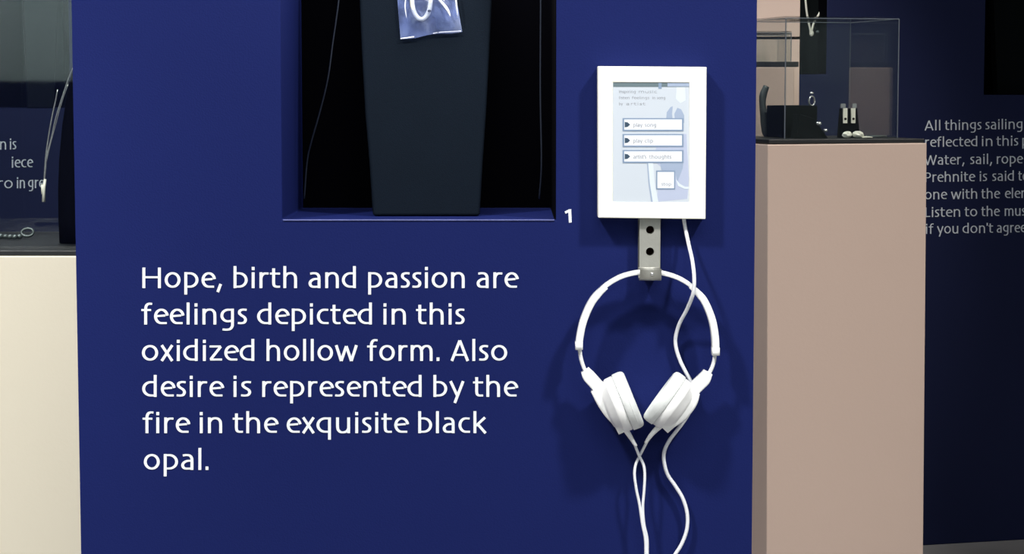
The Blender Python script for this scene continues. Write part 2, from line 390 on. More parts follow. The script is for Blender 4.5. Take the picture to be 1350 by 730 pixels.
# --- beige wall end that closes the view beside the panel
yb = 2.35
bx0, bx1 = .55, P(1054.5, 30, yb).x
bm = bmesh.new()
zg1, zg0 = P(1030, 48.2, yb).z, P(1030, 51.8, yb).z
for a, b in ((0, zg0), (zg1, 3.4)): box(bm, ((bx0+bx1)/2, yb+.12, (a+b)/2), (bx1-bx0, .24, b-a))
box(bm, ((bx0+bx1)/2, yb+.13, (zg0+zg1)/2), (bx1-bx0-.02, .22, zg1-zg0+.002), mi=1)
struct(obj('wall_middle', bm, ['beige', 'black']))

# --- floor with its tiles, ceiling, and the walls behind the camera
bm = bmesh.new(); box(bm, (0, -1, -.055), (12, 13, .09)); flo = struct(obj('floor', bm, 'joint'))
tm = None; rot = Matrix.Rotation(WANG, 3, 'Z')
for i in range(-6, 8):
    for j in range(-12, 3):
        c = W0 + WDIR*(i*.6+1.52) - (-WN)*0 + WN*(.30 - j*.6 - .6*0)
        c = W0 + WDIR*(i*.6+.62) + WN*(.3+(j+12)*.6); c.z = -.008
        if abs(c.x) > 5.5 or c.y < -7 : continue
        if tm is None:
            bm = bmesh.new(); box(bm, (0, 0, 0), (.594, .594, .016)); t = obj('floor_tile', bm, 'floor', flo); tm = t.data
        else:
            t = bpy.data.objects.new('floor_tile', tm); COL.objects.link(t); t.parent = flo
        t.location = c + Vector((0, 0, random.uniform(-.0008, .0008))); t.rotation_euler = (0, 0, WANG)
bm = bmesh.new(); box(bm, (0, -1, 3.45), (12, 13, .1)); struct(obj('ceiling', bm, 'black'))
bm = bmesh.new(); box(bm, (0, -7.4, .66), (12, .12, 1.32)); box(bm, (0, -7.4, 2.36), (12, .1, 2.08), mi=1); struct(obj('wall_front', bm, ['darkblue', 'grey']))
bm = bmesh.new(); box(bm, (-5.9, -1, 1.7), (.1, 12.7, 3.4)); struct(obj('wall_left', bm, 'darkblue'))
bm = bmesh.new(); box(bm, (5.9, -1, 1.7), (.1, 12.7, 3.4)); struct(obj('wall_right', bm, 'grey'))

# ============================================================ MAIN NICHE
def display_stand(name, prof, depth, m, bev=.004):
    """prof: list of (left point, right point) from the foot up, in world space"""
    bm = bmesh.new(); L = [a for a, b in prof]; Rr = [b for a, b in prof]
    off = Vector((0, depth, 0)) if isinstance(depth, (int, float)) else depth
    fa = [(bm.verts.new(a), bm.verts.new(b), bm.verts.new(Vector(a)+off), bm.verts.new(Vector(b)+off)) for a, b in prof]
    for p, q in zip(fa, fa[1:]):
        bm.faces.new((p[0], p[1], q[1], q[0])); bm.faces.new((p[3], p[2], q[2], q[3]))
        bm.faces.new((p[2], p[0], q[0], q[2])); bm.faces.new((p[1], p[3], q[3], q[1]))
    p = fa[0]; bm.faces.new((p[1], p[0], p[2], p[3])); p = fa[-1]; bm.faces.new((p[0], p[1], p[3], p[2]))
    return bevel(obj(name, bm, m), bev, 3, 50)
ys = .075                       # foot of the stand, leaning slightly back
def sp(px, py, y): return P(px, py, y)
zf = nz+.0005
rows = []
for py, l, r, y in ((None, 491.5, 632, ys), (215, 487, 636, ys+.010), (150, 481.5, 640.5, ys+.02), (70, 477, 645, ys+.033), (0, 474, 648.5, ys+.045),
                    (-80, 471, 652, ys+.058), (-140, 474, 650, ys+.068), (-175, 492, 632, ys+.074), (-190, 525, 600, ys+.077)):
    if py is None:
        a, b = P(l, 281, y), P(r, 281, y); a.z = b.z = zf
    else: a, b = P(l, py, y), P(r, py, y)
    rows.append((a, b))
o = display_stand('display_stand', rows, .03, 'slate')
tag(o, 'dark slate tapered jewellery display board standing in the niche of the text panel', 'display stand')

# clear bag hung on the board, with a ring in it
def yst(py): return ys+.045*(281-py)/281-.006
bag = thing('plastic_bag', P(565, 20, yst(20)))
tag(bag, 'clear crumpled plastic bag hanging on the dark slate display board', 'bag')
outline = [(521, -75), (524, 0), (525.5, 25), (528, 52), (545, 49.5), (560, 46.5), (573, 43.5), (590, 42.5), (609.5, 41.5), (607, 24), (601, 0), (590, -75)]
def film(yoff, bulge, seed):
    bm = bmesh.new(); rnd = random.Random(seed); nx, ny = 12, 18; g = []
    Lf = lambda v: 521+(524-521)*min(1, v/.6) if v < .6 else 524+(v-.6)/.4*4
    Rt = lambda v: 590+(v/.6)*11 if v < .6 else 601+(v-.6)/.4*8.5
    for j in range(ny+1):
        v = j/ny; row = []
        for i in range(nx+1):
            u = i/nx; x = Lf(v)+(Rt(v)-Lf(v))*u
            yb_ = 51.5-10*u + (1.2*math.sin(u*9)); y = -75+(yb_+75)*v
            e = min(1, 4*min(u, 1-u))*min(1, 5*(1-v))
            d = yoff - bulge*e*(1+.5*math.sin(u*7+v*5+seed)) + rnd.uniform(-.0011, .0011)*e*1.4 - .0018*e*math.sin(14*(u-.6*v)+seed)
            row.append(bm.verts.new(P(x, y, yst(y)+d)))
        g.append(row)
    for a, b in zip(g, g[1:]):
        for i in range(nx): bm.faces.new((a[i], a[i+1], b[i+1], b[i]))
    return bm
obj('film', film(-.001, .0065, 1), 'film', bag, True)
obj('film', film(.0012, .0008, 4), 'film', bag, True)
for seg in ([(528, 51), (536, 50), (546, 48.5)], [(571, 44.2), (577, 43)], [(578, 42.8), (592, 42), (608, 41.2)]):
    bm = bmesh.new(); tube(bm, [P(x, y, yst(y)-.0015) for x, y in seg], .0009, 6, .0006)
    obj('welded_edge', bm, 'weld_glint', bag)
for seg, w in (([(572, -8), (583, 4), (590, 13), (594, 22)], .0022), ([(598, -20), (601, 0), (603.5, 22)], .0013), ([(565, -30), (578, -12), (586, 2)], .0016), ([(536, -10), (534, 8), (536, 24)], .0010)):  # white strips painting the reflections on the bag's folds
    bm = bmesh.new(); tube(bm, spline([P(x, y, yst(y)-.0115) for x, y in seg], 5), lambda u, w=w: w*(.25+.75*math.sin(math.pi*min(1, max(0, u)))), 6, .0005, (0, 1, 0))
    obj('crease_highlight', bm, 'weld_glint', bag, True)
rg = thing('ring', P(556, 2, yst(2)-.004)); tag(rg, 'pale silver ring seen inside the clear plastic bag', 'ring')
cpt = P(555.5, 0, yst(0)-.0045)
bm = bmesh.new(); pts = [cpt+Vector((math.cos(a)*.0125, math.sin(a)*.0015, math.sin(a)*.0262)) for a in [2*math.pi*k/36 for k in range(36)]]
tube(bm, pts+[pts[0]], .0032, 8, .0026, (0, 1, 0)); obj('band', bm, 'palesilver', rg, True)
bm = bmesh.new(); sphere(bm, P(566, 14.5, yst(14)-.0082), .0022, (1.2, .5, .8)); obj('stone', bm, 'hole', rg, True)

# thin cables hanging in the niche
def cable(name, pts, r, m, label, cat='cable', n=8):
    bm = bmesh.new(); tube(bm, spline(pts, n), r, 8); return tag(obj(name, bm, m, smooth=True), label, cat)
pts = [P(453, -110, .13), P(450, -40, .13), P(446, 5, .13), P(439, 55, .13), P(432, 105, .13), P(421, 150, .14), P(411, 185, .15), P(405, 212, .16), P(401, 262, .17)]
cable('hanging_cable', pts, .0011, 'wire', 'thin dark cable curving down the left side of the niche, beside the slate board')
pts = [P(713, -110, .15), P(713, 0, .15), P(712.5, 120, .15), P(714, 215, .15), P(711, 262, .16)]
cable('hanging_cable', pts, .0013, 'wire', 'thin dark cable hanging straight down the right side of the niche')

# ============================================================ TABLET, BRACKET, HEADPHONES
YF = -.030
tb = thing('wall_tablet', P(860, 188, -.002)); tag(tb, 'small white framed touch screen mounted on the blue panel above the headphones', 'screen')
oc = [P(788.3, 87.2, YF), P(931.7, 88.2, YF), P(930.2, 288.8, YF), P(788.5, 287, YF)]
ic = [P(808, 108.5, YF), P(908.8, 109, YF), P(908.6, 266.8, YF), P(808, 266.3, YF)]
bm = bmesh.new()
Fo = [bm.verts.new(p) for p in oc]; Fi = [bm.verts.new(p) for p in ic]
Bo = [bm.verts.new(p+Vector((0, .0285, 0))) for p in oc]; Bi = [bm.verts.new(p+Vector((0, .0285, 0))) for p in ic]
for i in range(4):
    j = (i+1) % 4
    bm.faces.new((Fo[i], Fo[j], Fi[j], Fi[i])); bm.faces.new((Bo[j], Bo[i], Bi[i], Bi[j]))
    bm.faces.new((Fo[j], Fo[i], Bo[i], Bo[j])); bm.faces.new((Fi[i], Fi[j], Bi[j], Bi[i]))
bevel(obj('frame', bm, 'frame', tb), .0012, 3)
bm = bmesh.new(); ys_ = YF+.0015
prism(bm, [P(x, y, ys_) for x, y in ((807, 107.5), (909.5, 108), (909.5, 267.5), (807, 267))], (0, .006, 0)); scr = obj('screen', bm, 'scr', tb)
lay = [0]
def flat(bm, pts, mi, lvl):
    bm.faces.new([bm.verts.new(P(x, y, ys_-.00015*lvl)) for x, y in pts]).material_index = mi
def rect(bm, x0, y0, x1, y1, mi, lvl): flat(bm, [(x0, y0), (x1, y0), (x1, y1), (x0, y1)], mi, lvl)
bm = bmesh.new()
rect(bm, 808.5, 109, 908.8, 114.6, 0, 1); rect(bm, 868, 109, 872.3, 117, 1, 2); rect(bm, 880, 109.3, 908.8, 114, 2, 2)
obj('title_bar', bm, ['scrbar', 'scrline', 'scrdark'], scr)
bm = bmesh.new()
flat(bm, [(878, 160), (879, 148), (884, 141), (887, 140), (886, 150), (887, 160)], 0, 1)
flat(bm, [(889, 150), (893, 142), (898, 144), (902, 152), (902, 162), (890, 160)], 0, 1)
flat(bm, [(868, 176.5), (905, 176.5), (906, 200), (908.5, 235), (906, 262), (866, 266), (868, 236), (880, 226), (862, 213)], 1, 1)
flat(bm, [(870, 213), (901, 213), (900, 222), (893, 240), (890, 226), (872, 224)], 0, 2)
flat(bm, [(853, 214), (861, 214), (863, 240), (868, 266), (859, 266), (855, 240)], 2, 2)
flat(bm, [(853, 214), (854.4, 214), (856.5, 240), (860.5, 266), (858.5, 266), (854.8, 240)], 0, 3)
flat(bm, [(891, 236), (896, 242), (903, 246), (908.5, 246), (908.5, 249), (902, 249), (894, 245)], 2, 3)
flat(bm, [(892, 114.8), (903, 114.8), (904, 132), (897, 136), (891, 130)], 2, 1)
obj('figure', bm, ['scrdark', 'scrlav', 'scrlight'], scr)
def scrtext(bm, words, y, sc, mi, lvl):
    n0 = len(bm.faces); lettering(bm, words, y, 0, sc, lambda x, yy, out: P(x, yy, ys_-.00015*lvl-out), 0, .9); bm.faces.ensure_lookup_table()
    for f in bm.faces[n0:]: f.material_index = mi
bm = bmesh.new()
scrtext(bm, [('inspiring', 816, 838), ('music', 842, 866)], 122.6, .14, 0, 1)
scrtext(bm, [('listen', 816, 830), ('feelings', 833, 856), ('in', 860, 864), ('song', 866, 877)], 130.6, .13, 0, 1)
scrtext(bm, [('by', 816, 821), ('artist', 825, 851)], 138.6, .13, 0, 1)
obj('caption', bm, 'scrtxt', scr)
for y0, txt in ((155.6, [('play', 835, 847), ('song', 850, 865)]), (176.5, [('play', 835, 847), ('clip', 850, 861)]), (197.6, [("artist's", 835, 852), ('thoughts', 856, 885)])):
    bm = bmesh.new(); y1 = y0+17.2
    rect(bm, 820.8, y0, 901.2, y1, 0, 4); rect(bm, 823.0, y0+1.8, 899, y1-2, 1, 5)
    flat(bm, [(823.6, y0+5), (827.5, y0+5.6), (830.8, y0+8.6), (827.5, y0+11.6), (823.6, y0+12.2)], 2, 6)
    scrtext(bm, txt, y0+11.6, .185, 3, 6)
    obj('button', bm, ['scrline', 'scrwhite', 'scrink', 'scrtxt'], scr)
bm = bmesh.new(); rect(bm, 865, 224.6, 890.2, 249.6, 0, 4); rect(bm, 866.7, 226.6, 888.6, 248, 1, 5)
scrtext(bm, [('stop', 872, 885)], 244.6, .15, 2, 6); obj('button', bm, ['scrline', 'scrwhite', 'scrtxt'], scr)

# steel hook strip under the tablet
br = thing('hook_bracket', P(857, 310, -.001)); tag(br, 'perforated steel hook strip holding the headphones below the white tablet', 'bracket')
bm = bmesh.new(); YS = -.018; L0, R0 = P(842.2, 290, YS), P(871.5, 290, YS); zt, zb = P(857, 255, YS).z, P(857, 358, YS).z
hx = [(P(857.2, 303, YS)), (P(857, 331.6, YS))]; hr = .0054
nC = 20; w = (R0.x-L0.x); xc = (L0.x+R0.x)/2
# front face with two round holes: strip split into cells around the holes
def holed(bm, xl, xr, z_lo, z_hi, cx, cz, r, y):
    sq = []; ci = []
    for k in range(24):
        a = 2*math.pi*(k+.0)/24; dx, dz = math.cos(a), math.sin(a)
        sx = ((xr-cx) if dx > 0 else (cx-xl))/abs(dx) if abs(dx) > 1e-6 else 1e9
        sz = ((z_hi-cz) if dz > 0 else (cz-z_lo))/abs(dz) if abs(dz) > 1e-6 else 1e9
        s = min(sx, sz); sq.append(bm.verts.new((cx+dx*s, y, cz+dz*s))); ci.append(bm.verts.new((cx+dx*r, y, cz+dz*r)))
    inn = [bm.verts.new((v.co.x, y+.0145, v.co.z)) for v in ci]
    for k in range(24):
        j = (k+1) % 24; bm.faces.new((sq[k], sq[j], ci[j], ci[k])); bm.faces.new((ci[k], ci[j], inn[j], inn[k]))
    for cxn, czn in ((xl, z_lo), (xr, z_lo), (xl, z_hi), (xr, z_hi)):
        near = sorted(sq, key=lambda v: (v.co.x-cxn)**2+(v.co.z-czn)**2)[:2]
        c = bm.verts.new((cxn, y, czn)); bm.faces.new((near[0], near[1], c))
zm = (hx[0].z+hx[1].z)/2
holed(bm, L0.x, R0.x, zm, zt, hx[0].x, hx[0].z, hr, YS); holed(bm, L0.x, R0.x, zb, zm, hx[1].x, hx[1].z, hr, YS)
for x in (L0.x, R0.x): prism(bm, [(x, YS, zb), (x, YS, zt), (x, -.003, zt), (x, -.003, zb)], (.0008 if x == L0.x else -.0008, 0, 0))
box(bm, (xc, -.0022, (zt+zb)/2), (w, .0016, zt-zb))
obj('strip', bm, 'steel', br)
for h in hx:
    bm = bmesh.new(); lathe(bm, (h.x, -.0032, h.z), (0, -1, 0), [(0, 0), (0, .0062), (.0005, .0062), (.0009, .003), (.0003, 0)], 18)
    obj('screw', bm, 'hole', br)
# J-shaped hook: shelf under the headband and the upturned lip in front
yl = -.0535
lipT, lipB = P(857, 354.6, yl).z, P(857, 371.8, yl).z
xl_, xr_ = P(843.6, 360, yl).x, P(872.2, 360, yl).x
prof = [(-.003, zb+.004), (-.006, zb+.002), (-.0075, zb-.004)]
zs_ = lipB+.0035
path = spline([Vector((0, -.0175, zb+.006)), Vector((0, -.0176, zb-.002)), Vector((0, -.0185, zs_+.001)), Vector((0, -.022, zs_-.0012)), Vector((0, -.03, zs_-.0015)), Vector((0, yl+.006, zs_-.001)), Vector((0, yl+.001, zs_+.003)), Vector((0, yl, lipT-.003)), Vector((0, yl, lipT))], 4)
bm = bmesh.new(); rows_ = []
for i, p in enumerate(path):
    t = (path[min(i+1, len(path)-1)]-path[max(i-1, 0)]).normalized(); n = Vector((0, -t.z, t.y))*.0009
    rows_.append([bm.verts.new(Vector((x, 0, 0))+p+n*s) for x, s in ((xl_, 1), (xr_, 1), (xr_, -1), (xl_, -1))])
for a, b in zip(rows_, rows_[1:]):
    for k in range(4): bm.faces.new((a[k], a[(k+1) % 4], b[(k+1) % 4], b[k]))
bm.faces.new(rows_[0]); bm.faces.new(rows_[-1])
obj('hook', bm, 'steel', br, True)
bm = bmesh.new(); sphere(bm, (xc+.001, yl-.001, (lipT+lipB)/2+.002), .0022, (1, .5, 1)); obj('rivet', bm, 'silver', br, True)

# headphones
YH = -.040
hp = thing('headphones', P(852, 480, YH)); tag(hp, 'white on-ear headphones hanging from the steel hook on the blue panel', 'headphones')
bandpts = [(764, 456), (765.5, 440), (770, 420), (779, 399.5), (794, 380), (815, 366), (836, 359.6), (857, 358), (876, 360.3), (896, 367), (914, 379), (928, 396), (938, 418), (942.3, 440), (943, 463)]
bm = bmesh.new(); slab(bm, spline([P(x, y, YH) for x, y in bandpts], 6), .0028, .0085); obj('headband', bm, 'plastic', hp, True)
for pp in ([(763.2, 459), (764.3, 444), (769.2, 422), (778.5, 400.5), (788.5, 387), (799, 377.5)], [(943.2, 466.5), (942.5, 444), (938.5, 421), (929.5, 398.5), (921, 387), (910, 376.5)]):
    bm = bmesh.new(); slab(bm, spline([P(x, y, YH) for x, y in pp], 6), lambda u: .0046 if u < .75 else .0046-.0014*(u-.75)*4, .0098)
    obj('sleeve', bm, 'plastic', hp, True)
    bm = bmesh.new(); e = pp[0]; slab(bm, [P(e[0], e[1]+1, YH), P(e[0], e[1]-9, YH)], .0049, .0102); obj('end_cap', bm, 'plastic', hp, True)
for pp in ([(763.6, 455), (765.5, 470), (769.5, 484), (775, 495)], [(943, 462), (941.5, 475), (937.5, 487), (931, 498)]):
    bm = bmesh.new(); tube(bm, spline([P(x, y, YH) for x, y in pp], 5), .0026, 10, .0034, (0, 1, 0)); obj('slider_arm', bm, 'plastic', hp, True)
for pp in ([(771, 487.5), (776, 495), (784, 504), (794, 516)], [(933.5, 490), (928, 499), (919, 508), (907, 520)]):
    bm = bmesh.new(); slab(bm, spline([P(x, y, YH) for x, y in pp], 5), lambda u: .0060+.0022*min(1, u*3), lambda u: .0075+.002*u); obj('hinge', bm, 'plastic', hp, True)
def earcup(seamtop, seambot, inward, shell, cordpts, yt=0):
    a, b = P(*seamtop, YH), P(*seambot, YH); c = (a+b)/2; R = (a-b).length/2
    ax = (P(c_x := (seamtop[0]+seambot[0])/2 + inward[0], (seamtop[1]+seambot[1])/2 + inward[1], YH)-c).normalized(); ax = (ax+Vector((0, yt, 0))).normalized()
    cup = bmesh.new()
    lathe(cup, c, -ax, [(-.0005, 0), (-.0005, R*.95), (.0006, R*.975), (.0095, R*.96), (.0112, R*.93), (.0125, R*.86), (.0185, R*.76), (.0215, R*.64), (.023, R*.45), (.0235, 0)], 44)
    s = obj('ear_shell', cup, 'plastic', hp, True)
    pd = bmesh.new()
    lathe(pd, c, ax, [(.0006, R*.9), (.0008, R*.985), (.0018, R*1.01), (.008, R*1.015), (.0128, R*1.005), (.0155, R*.97), (.017, R*.90), (.0172, R*.8), (.0160, R*.66), (.013, R*.58), (.009, R*.56), (.008, 0)], 44)
    pdo = obj('ear_pad', pd, 'pad', hp, True)
    sm_ = bmesh.new(); pts = []
    u = Vector((0, 1, 0)); v = ax.cross(u)
    ring = [c+ax*.0098+(u*math.cos(2*math.pi*k/44)+v*math.sin(2*math.pi*k/44))*R*1.008 for k in range(45)]
    tube(sm_, ring, .0006, 6); obj('seam', sm_, 'pad', pdo, True)
    # hanger block running from the hinge down the outer side of the shell
    bm = bmesh.new(); slab(bm, spline([P(x, y, YH) for x, y in shell[0]], 5), shell[1], lambda u: .013+.006*math.sin(math.pi*min(1, u*1.1))); obj('hanger', bm, 'plastic', hp, True)
    bm = bmesh.new(); tube(bm, spline([P(x, y, YH) for x, y in cordpts], 5), lambda u: .0042-.0020*u, 10); obj('strain_relief', bm, 'plastic', hp, True)
earcup((806.5, 494.5), (833, 567), (15, -6), ([(786, 509), (795, 520), (806, 538), (814, 553), (821, 568)], lambda u: .0095+.0045*math.sin(math.pi*min(1, u*1.25))-.003*u), [(822, 562), (828, 571), (833, 579), (838.5, 588)])
earcup((903, 497), (862.5, 561), (-14, -10), ([(913, 514), (907, 526), (896, 541), (885, 554), (875, 564.5)], lambda u: .0095+.0035*math.sin(math.pi*min(1, u*1.25))-.003*u), [(873, 559), (864, 567), (857, 575), (851, 584)], .10)
YC = -.028
ca = [(836, 584, YH), (842, 599, YC), (848.5, 613, YC), (850, 628, YC), (849, 648, YC), (847.5, 668, YC), (849, 690, YC), (853, 709, YC), (853.5, 730, YC), (853, 800, YC), (852, 900, YC-.01), (852, 1050, YC-.01)]
cb = [(854, 580, YH), (845, 597.5, YC+.0045), (838.5, 611, YC+.002), (836.5, 625, YC), (839, 645, YC), (843, 664, YC), (846.8, 690, YC), (850.5, 709, YC), (851.2, 730, YC), (850.5, 800, YC), (849.5, 900, YC-.01), (849, 1050, YC-.01)]
for c in (ca, cb):
    bm = bmesh.new(); tube(bm, spline([P(x, y, d) for x, y, d in c], 7), .0019, 9); obj('cord', bm, 'cord', hp, True)

# the tablet's own cable, weaving in front of the headband and behind the right ear cup
cc = [(901, 284, -.012), (903, 298, -.013), (907.5, 320, -.022), (912.5, 342, -.040), (915, 362, -.053), (915, 378, -.054), (912.5, 391, -.05), (905, 409, -.034), (896, 426, -.02), (890.8, 444, -.012), (891.5, 459, -.010),
      (897, 476, -.010), (904.5, 491, -.010), (911, 503, -.009), (914.5, 514, -.009), (914, 527, -.010), (909.5, 542, -.012), (901, 556, -.012), (891, 569, -.012), (881.5, 582, -.012), (875.8, 595, -.012), (875.4, 608, -.012), (880, 625, -.012),
      (890.5, 640.5, -.012), (900.3, 657, -.012), (906, 677, -.012), (905.5, 697, -.012), (899, 716, -.012), (889, 732, -.012), (876, 750, -.012), (868, 790, -.012), (866, 880, -.02), (862, 1050, -.03)]
bm = bmesh.new(); tube(bm, spline([P(*c) for c in cc], 7), .0025, 10)
tag(obj('tablet_cable', bm, 'cord', smooth=True), 'white cable winding down from the tablet behind the right earcup', 'cable')

# ============================================================ PLINTHS AND CASES
def plinth(name, A, B, depthdir, depth, m, label, bh, over=0, lean=0):
    """A, B: front top corners; a body and a black base slab on it"""
    t = thing(name, Vector(((A.x+B.x)/2, (A.y+B.y)/2, 0))); tag(t, label, 'plinth')
    bm = bmesh.new(); u = (B-A); d = depthdir.normalized()*depth
    top = [A, B, B+d, A+d]; bot = [Vector((p.x+lean*A.z, p.y, .002)) for p in top]
    v = [bm.verts.new(p) for p in top+bot]
    for f in ((0, 1, 2, 3), (7, 6, 5, 4), (0, 4, 5, 1), (1, 5, 6, 2), (2, 6, 7, 3), (3, 7, 4, 0)): bm.faces.new([v[i] for i in f])
    bevel(obj('body', bm, m, t), .002, 2)
    return t
def acrylic_case(loc_pts, h, bh, label, inset, edge=.0022, basepts=None):
    """loc_pts: 4 plan corners (front-left, front-right, back-right, back-left) at base-top height"""
    c = sum(loc_pts, Vector())/4; t = thing('display_case', c-Vector((0, 0, bh))); tag(t, label, 'display case')
    bp = basepts or [c+(p-c)*inset for p in loc_pts]
    bm = bmesh.new(); prism(bm, [p-Vector((0, 0, bh)) for p in bp], (0, 0, bh)); bevel(obj('base', bm, 'base', t), .001)
    up = Vector((0, 0, h))
    for i in range(4):
        a, b = loc_pts[i], loc_pts[(i+1) % 4]; n = (b-a).cross(Vector((0, 0, 1))).normalized()*-.0035
        e = (b-a).normalized()*.0005
        bm = bmesh.new(); prism(bm, [a+e, b-e, b-e+up, a+e+up], n); obj('pane', bm, 'glass', t)
    bm = bmesh.new(); prism(bm, [p+up+Vector((0, 0, .0004)) for p in loc_pts], (0, 0, .0035)); obj('top_pane', bm, 'glass', t)
    for i in range(4):
        a = loc_pts[i]; b = loc_pts[(i+1) % 4]; k = (c-a).normalized()*edge*.4; ew = edge*(.5 if i < 2 else .22)
        bm = bmesh.new(); tube(bm, [a+k+Vector((0, 0, .0005)), a+k+up], ew, 6); obj('glued_edge', bm, 'edge', t)
        bm = bmesh.new(); tube(bm, [a+up+k, b+up+(c-b).normalized()*edge*.4], edge*(.4 if i == 0 else .2), 6); obj('glued_edge', bm, 'edge', t)
    return t
# left cream plinth
A = P(-150, 337.5, .50); B = P(112, 337.5, .50); B.y = A.y
B = Vector((A.x+.455, A.y, A.z)); top_l = A.z
plinth('plinth', A, B, Vector((0, 1, 0)), .47, 'cream', 'cream white plinth under a display case left of the blue panel', 0)
e = .006; zc = A.z+.008
fl = [Vector((A.x+.03, A.y+.055, zc)), Vector((B.x-.03, A.y+.055, zc)), Vector((B.x-.03, A.y+.44, zc)), Vector((A.x+.03, A.y+.44, zc))]
bp = [Vector((A.x+e, A.y+e, zc)), Vector((B.x-e, A.y+e, zc)), Vector((B.x-e, A.y+.464, zc)), Vector((A.x+e, A.y+.464, zc))]
acrylic_case(fl, .55, .0078, 'clear acrylic case with a black base on the cream white plinth', 1, basepts=bp)
# right beige plinth, turned a little
A = P(1012, 190.6, 1.50); zt2 = A.z
yawp = math.radians(14.5); ud = Vector((math.cos(yawp), math.sin(yawp), 0)); dd = Vector((-math.sin(yawp), math.cos(yawp), 0))
# right corner where the line of sight at x=1222 meets the front plane
d_ = ray(1222, 187.5); nrm = dd; s_ = (A-ORG).dot(nrm)/d_.dot(nrm); B = ORG+d_*s_; B.z = zt2+.0012
wpl = (B-A).length
plinth('plinth', A, B, dd, .34, 'beige', 'tall beige plinth in front of the sailing text, right of the blue panel', 0, lean=.0075)
def onp(px, py, back):       # on a plane parallel to the plinth's front, `back` behind it
    q = A+dd*back; d = ray(px, py); return ORG+d*((q-ORG).dot(dd)/d.dot(dd))
zc = zt2+.010
cl, cr = onp(1034.5, 150, .045), onp(1184, 150, .045)
fl = [Vector((cl.x, cl.y, zc)), Vector((cr.x, cr.y, zc))]; fl += [fl[1]+dd*.25, fl[0]+dd*.25]
bp = [A+ud*.004+dd*.004, B-ud*.004+dd*.004, B-ud*.004+dd*.334, A+ud*.004+dd*.334]; bp = [Vector((p.x, p.y, zc)) for p in bp]
hcase = onp(1110, 24.5, .045).z-zc
acrylic_case(fl, hcase, .0082, 'clear acrylic case with jewellery on the tall beige plinth by the sailing text', 1, basepts=bp)
PA, PD, PZ = A, dd, zc
# far beige plinth
A2 = P(940, 88.5, 2.06); B2 = P(1047.3, 88.5, 2.06)
plinth('plinth', A2, B2, Vector((0, 1, 0)), .26, 'beige', 'farthest beige plinth, standing behind the jewellery case beside the panel edge', 0)
z2 = A2.z+.0125
fl = [Vector((A2.x+.01, A2.y+.01, z2)), Vector((B2.x-.006, A2.y+.01, z2)), Vector((B2.x-.006, A2.y+.25, z2)), Vector((A2.x+.01, A2.y+.25, z2))]
bp = [Vector((A2.x+.002, A2.y+.002, z2)), Vector((B2.x+.010, A2.y+.002, z2)), Vector((B2.x+.010, A2.y+.257, z2)), Vector((A2.x+.002, A2.y+.257, z2))]
acrylic_case(fl, .065, .012, 'low clear case with a black base on the farthest beige plinth', 1, edge=.002, basepts=bp)

# ============================================================ JEWELLERY
# in the right-hand case
b0 = .11
def q(px, py, back=b0): return onp(px, py, back)
def floor_q(px, back=b0): v = onp(px, 180, back); v.z = PZ+.0006; return v
bm = bmesh.new()
HB = .24
pp = [floor_q(1016, HB)+Vector((0, 0, .013)), q(1014, 172, HB), q(1009, 155, HB), q(1005.5, 140, HB), q(1006, 126, HB), q(1010.5, 113.5, HB)]
tube(bm, spline(pp, 5), lambda u: .0160-.0090*u+.003*math.sin(u*8)*(u < .8), 10, lambda u: .010-.006*u)
tube(bm, spline([floor_q(1019, HB)+Vector((0, 0, .013)), q(1022, 172, HB), q(1029, 163, HB)], 4), lambda u: .008-.006*u, 8)
for v in bm.verts: v.co.z = max(v.co.z, PZ+.0003)          # flat foot on the base
tag(obj('horn_sculpture', bm, 'oxid', smooth=True), 'dark curved horn shaped ornament at the left end of the jewellery case', 'ornament')
bl, brr = q(1031.5, 139, .13), q(1078, 139, .13)
bm = bmesh.new(); c = (bl+brr)/2; wB = (brr-bl).length; hB = bl.z-PZ-.0006
R = Matrix.Rotation(yawp, 3, 'Z'); box(bm, Vector((c.x, c.y, PZ+.0006+hB/2))+PD*.045, (wB, .09, hB), R)
tag(bevel(obj('display_block', bm, 'darkslate'), .002), 'dark block stand in the jewellery case, beside the horn shaped ornament', 'display block')
# ramped dark rest in front of the block
bm = bmesh.new()
r0, r1 = floor_q(1050, .08), floor_q(1092, .08); up1 = q(1054, 150, .08); up2 = q(1074, 156, .08)
prism(bm, [r0, r1, up2, up1], PD*.035)
tag(bevel(obj('display_wedge', bm, 'darkslate'), .002), 'low dark wedge rest carrying two silver beads in the jewellery case', 'display block')
for x, y, r in ((1079.5, 162.8, .0052), (1088.2, 171.8, .0042)):
    bm = bmesh.new(); sphere(bm, q(x, y, .074), r, (1.15, .8, .85)); 
    tag(obj('silver_bead', bm, 'silver', smooth=True), 'upper, larger silver bead on the dark wedge rest' if y < 165 else 'lower, smaller silver bead on the dark wedge rest', 'bead')
# little silver figure pendant on the block
t = thing('ring', q(1070.5, 139, .16)); tag(t, 'small grey silver ring standing upright on the dark block', 'ring')
bm = bmesh.new(); cc_ = q(1070.3, 133, .16); rr_ = .0085
ring = [cc_+ud*rr_*.75*math.cos(a)+Vector((0, 0, rr_*math.sin(a)*1.15)) for a in [2*math.pi*k/28 for k in range(29)]]
tube(bm, ring, .0016, 7, .003, tuple(PD)); obj('band', bm, 'silver', t, True)
bm = bmesh.new(); sphere(bm, q(1070.3, 122.5, .16), .0042, (1.1, 1, .6)); obj('setting', bm, 'silver', t, True)
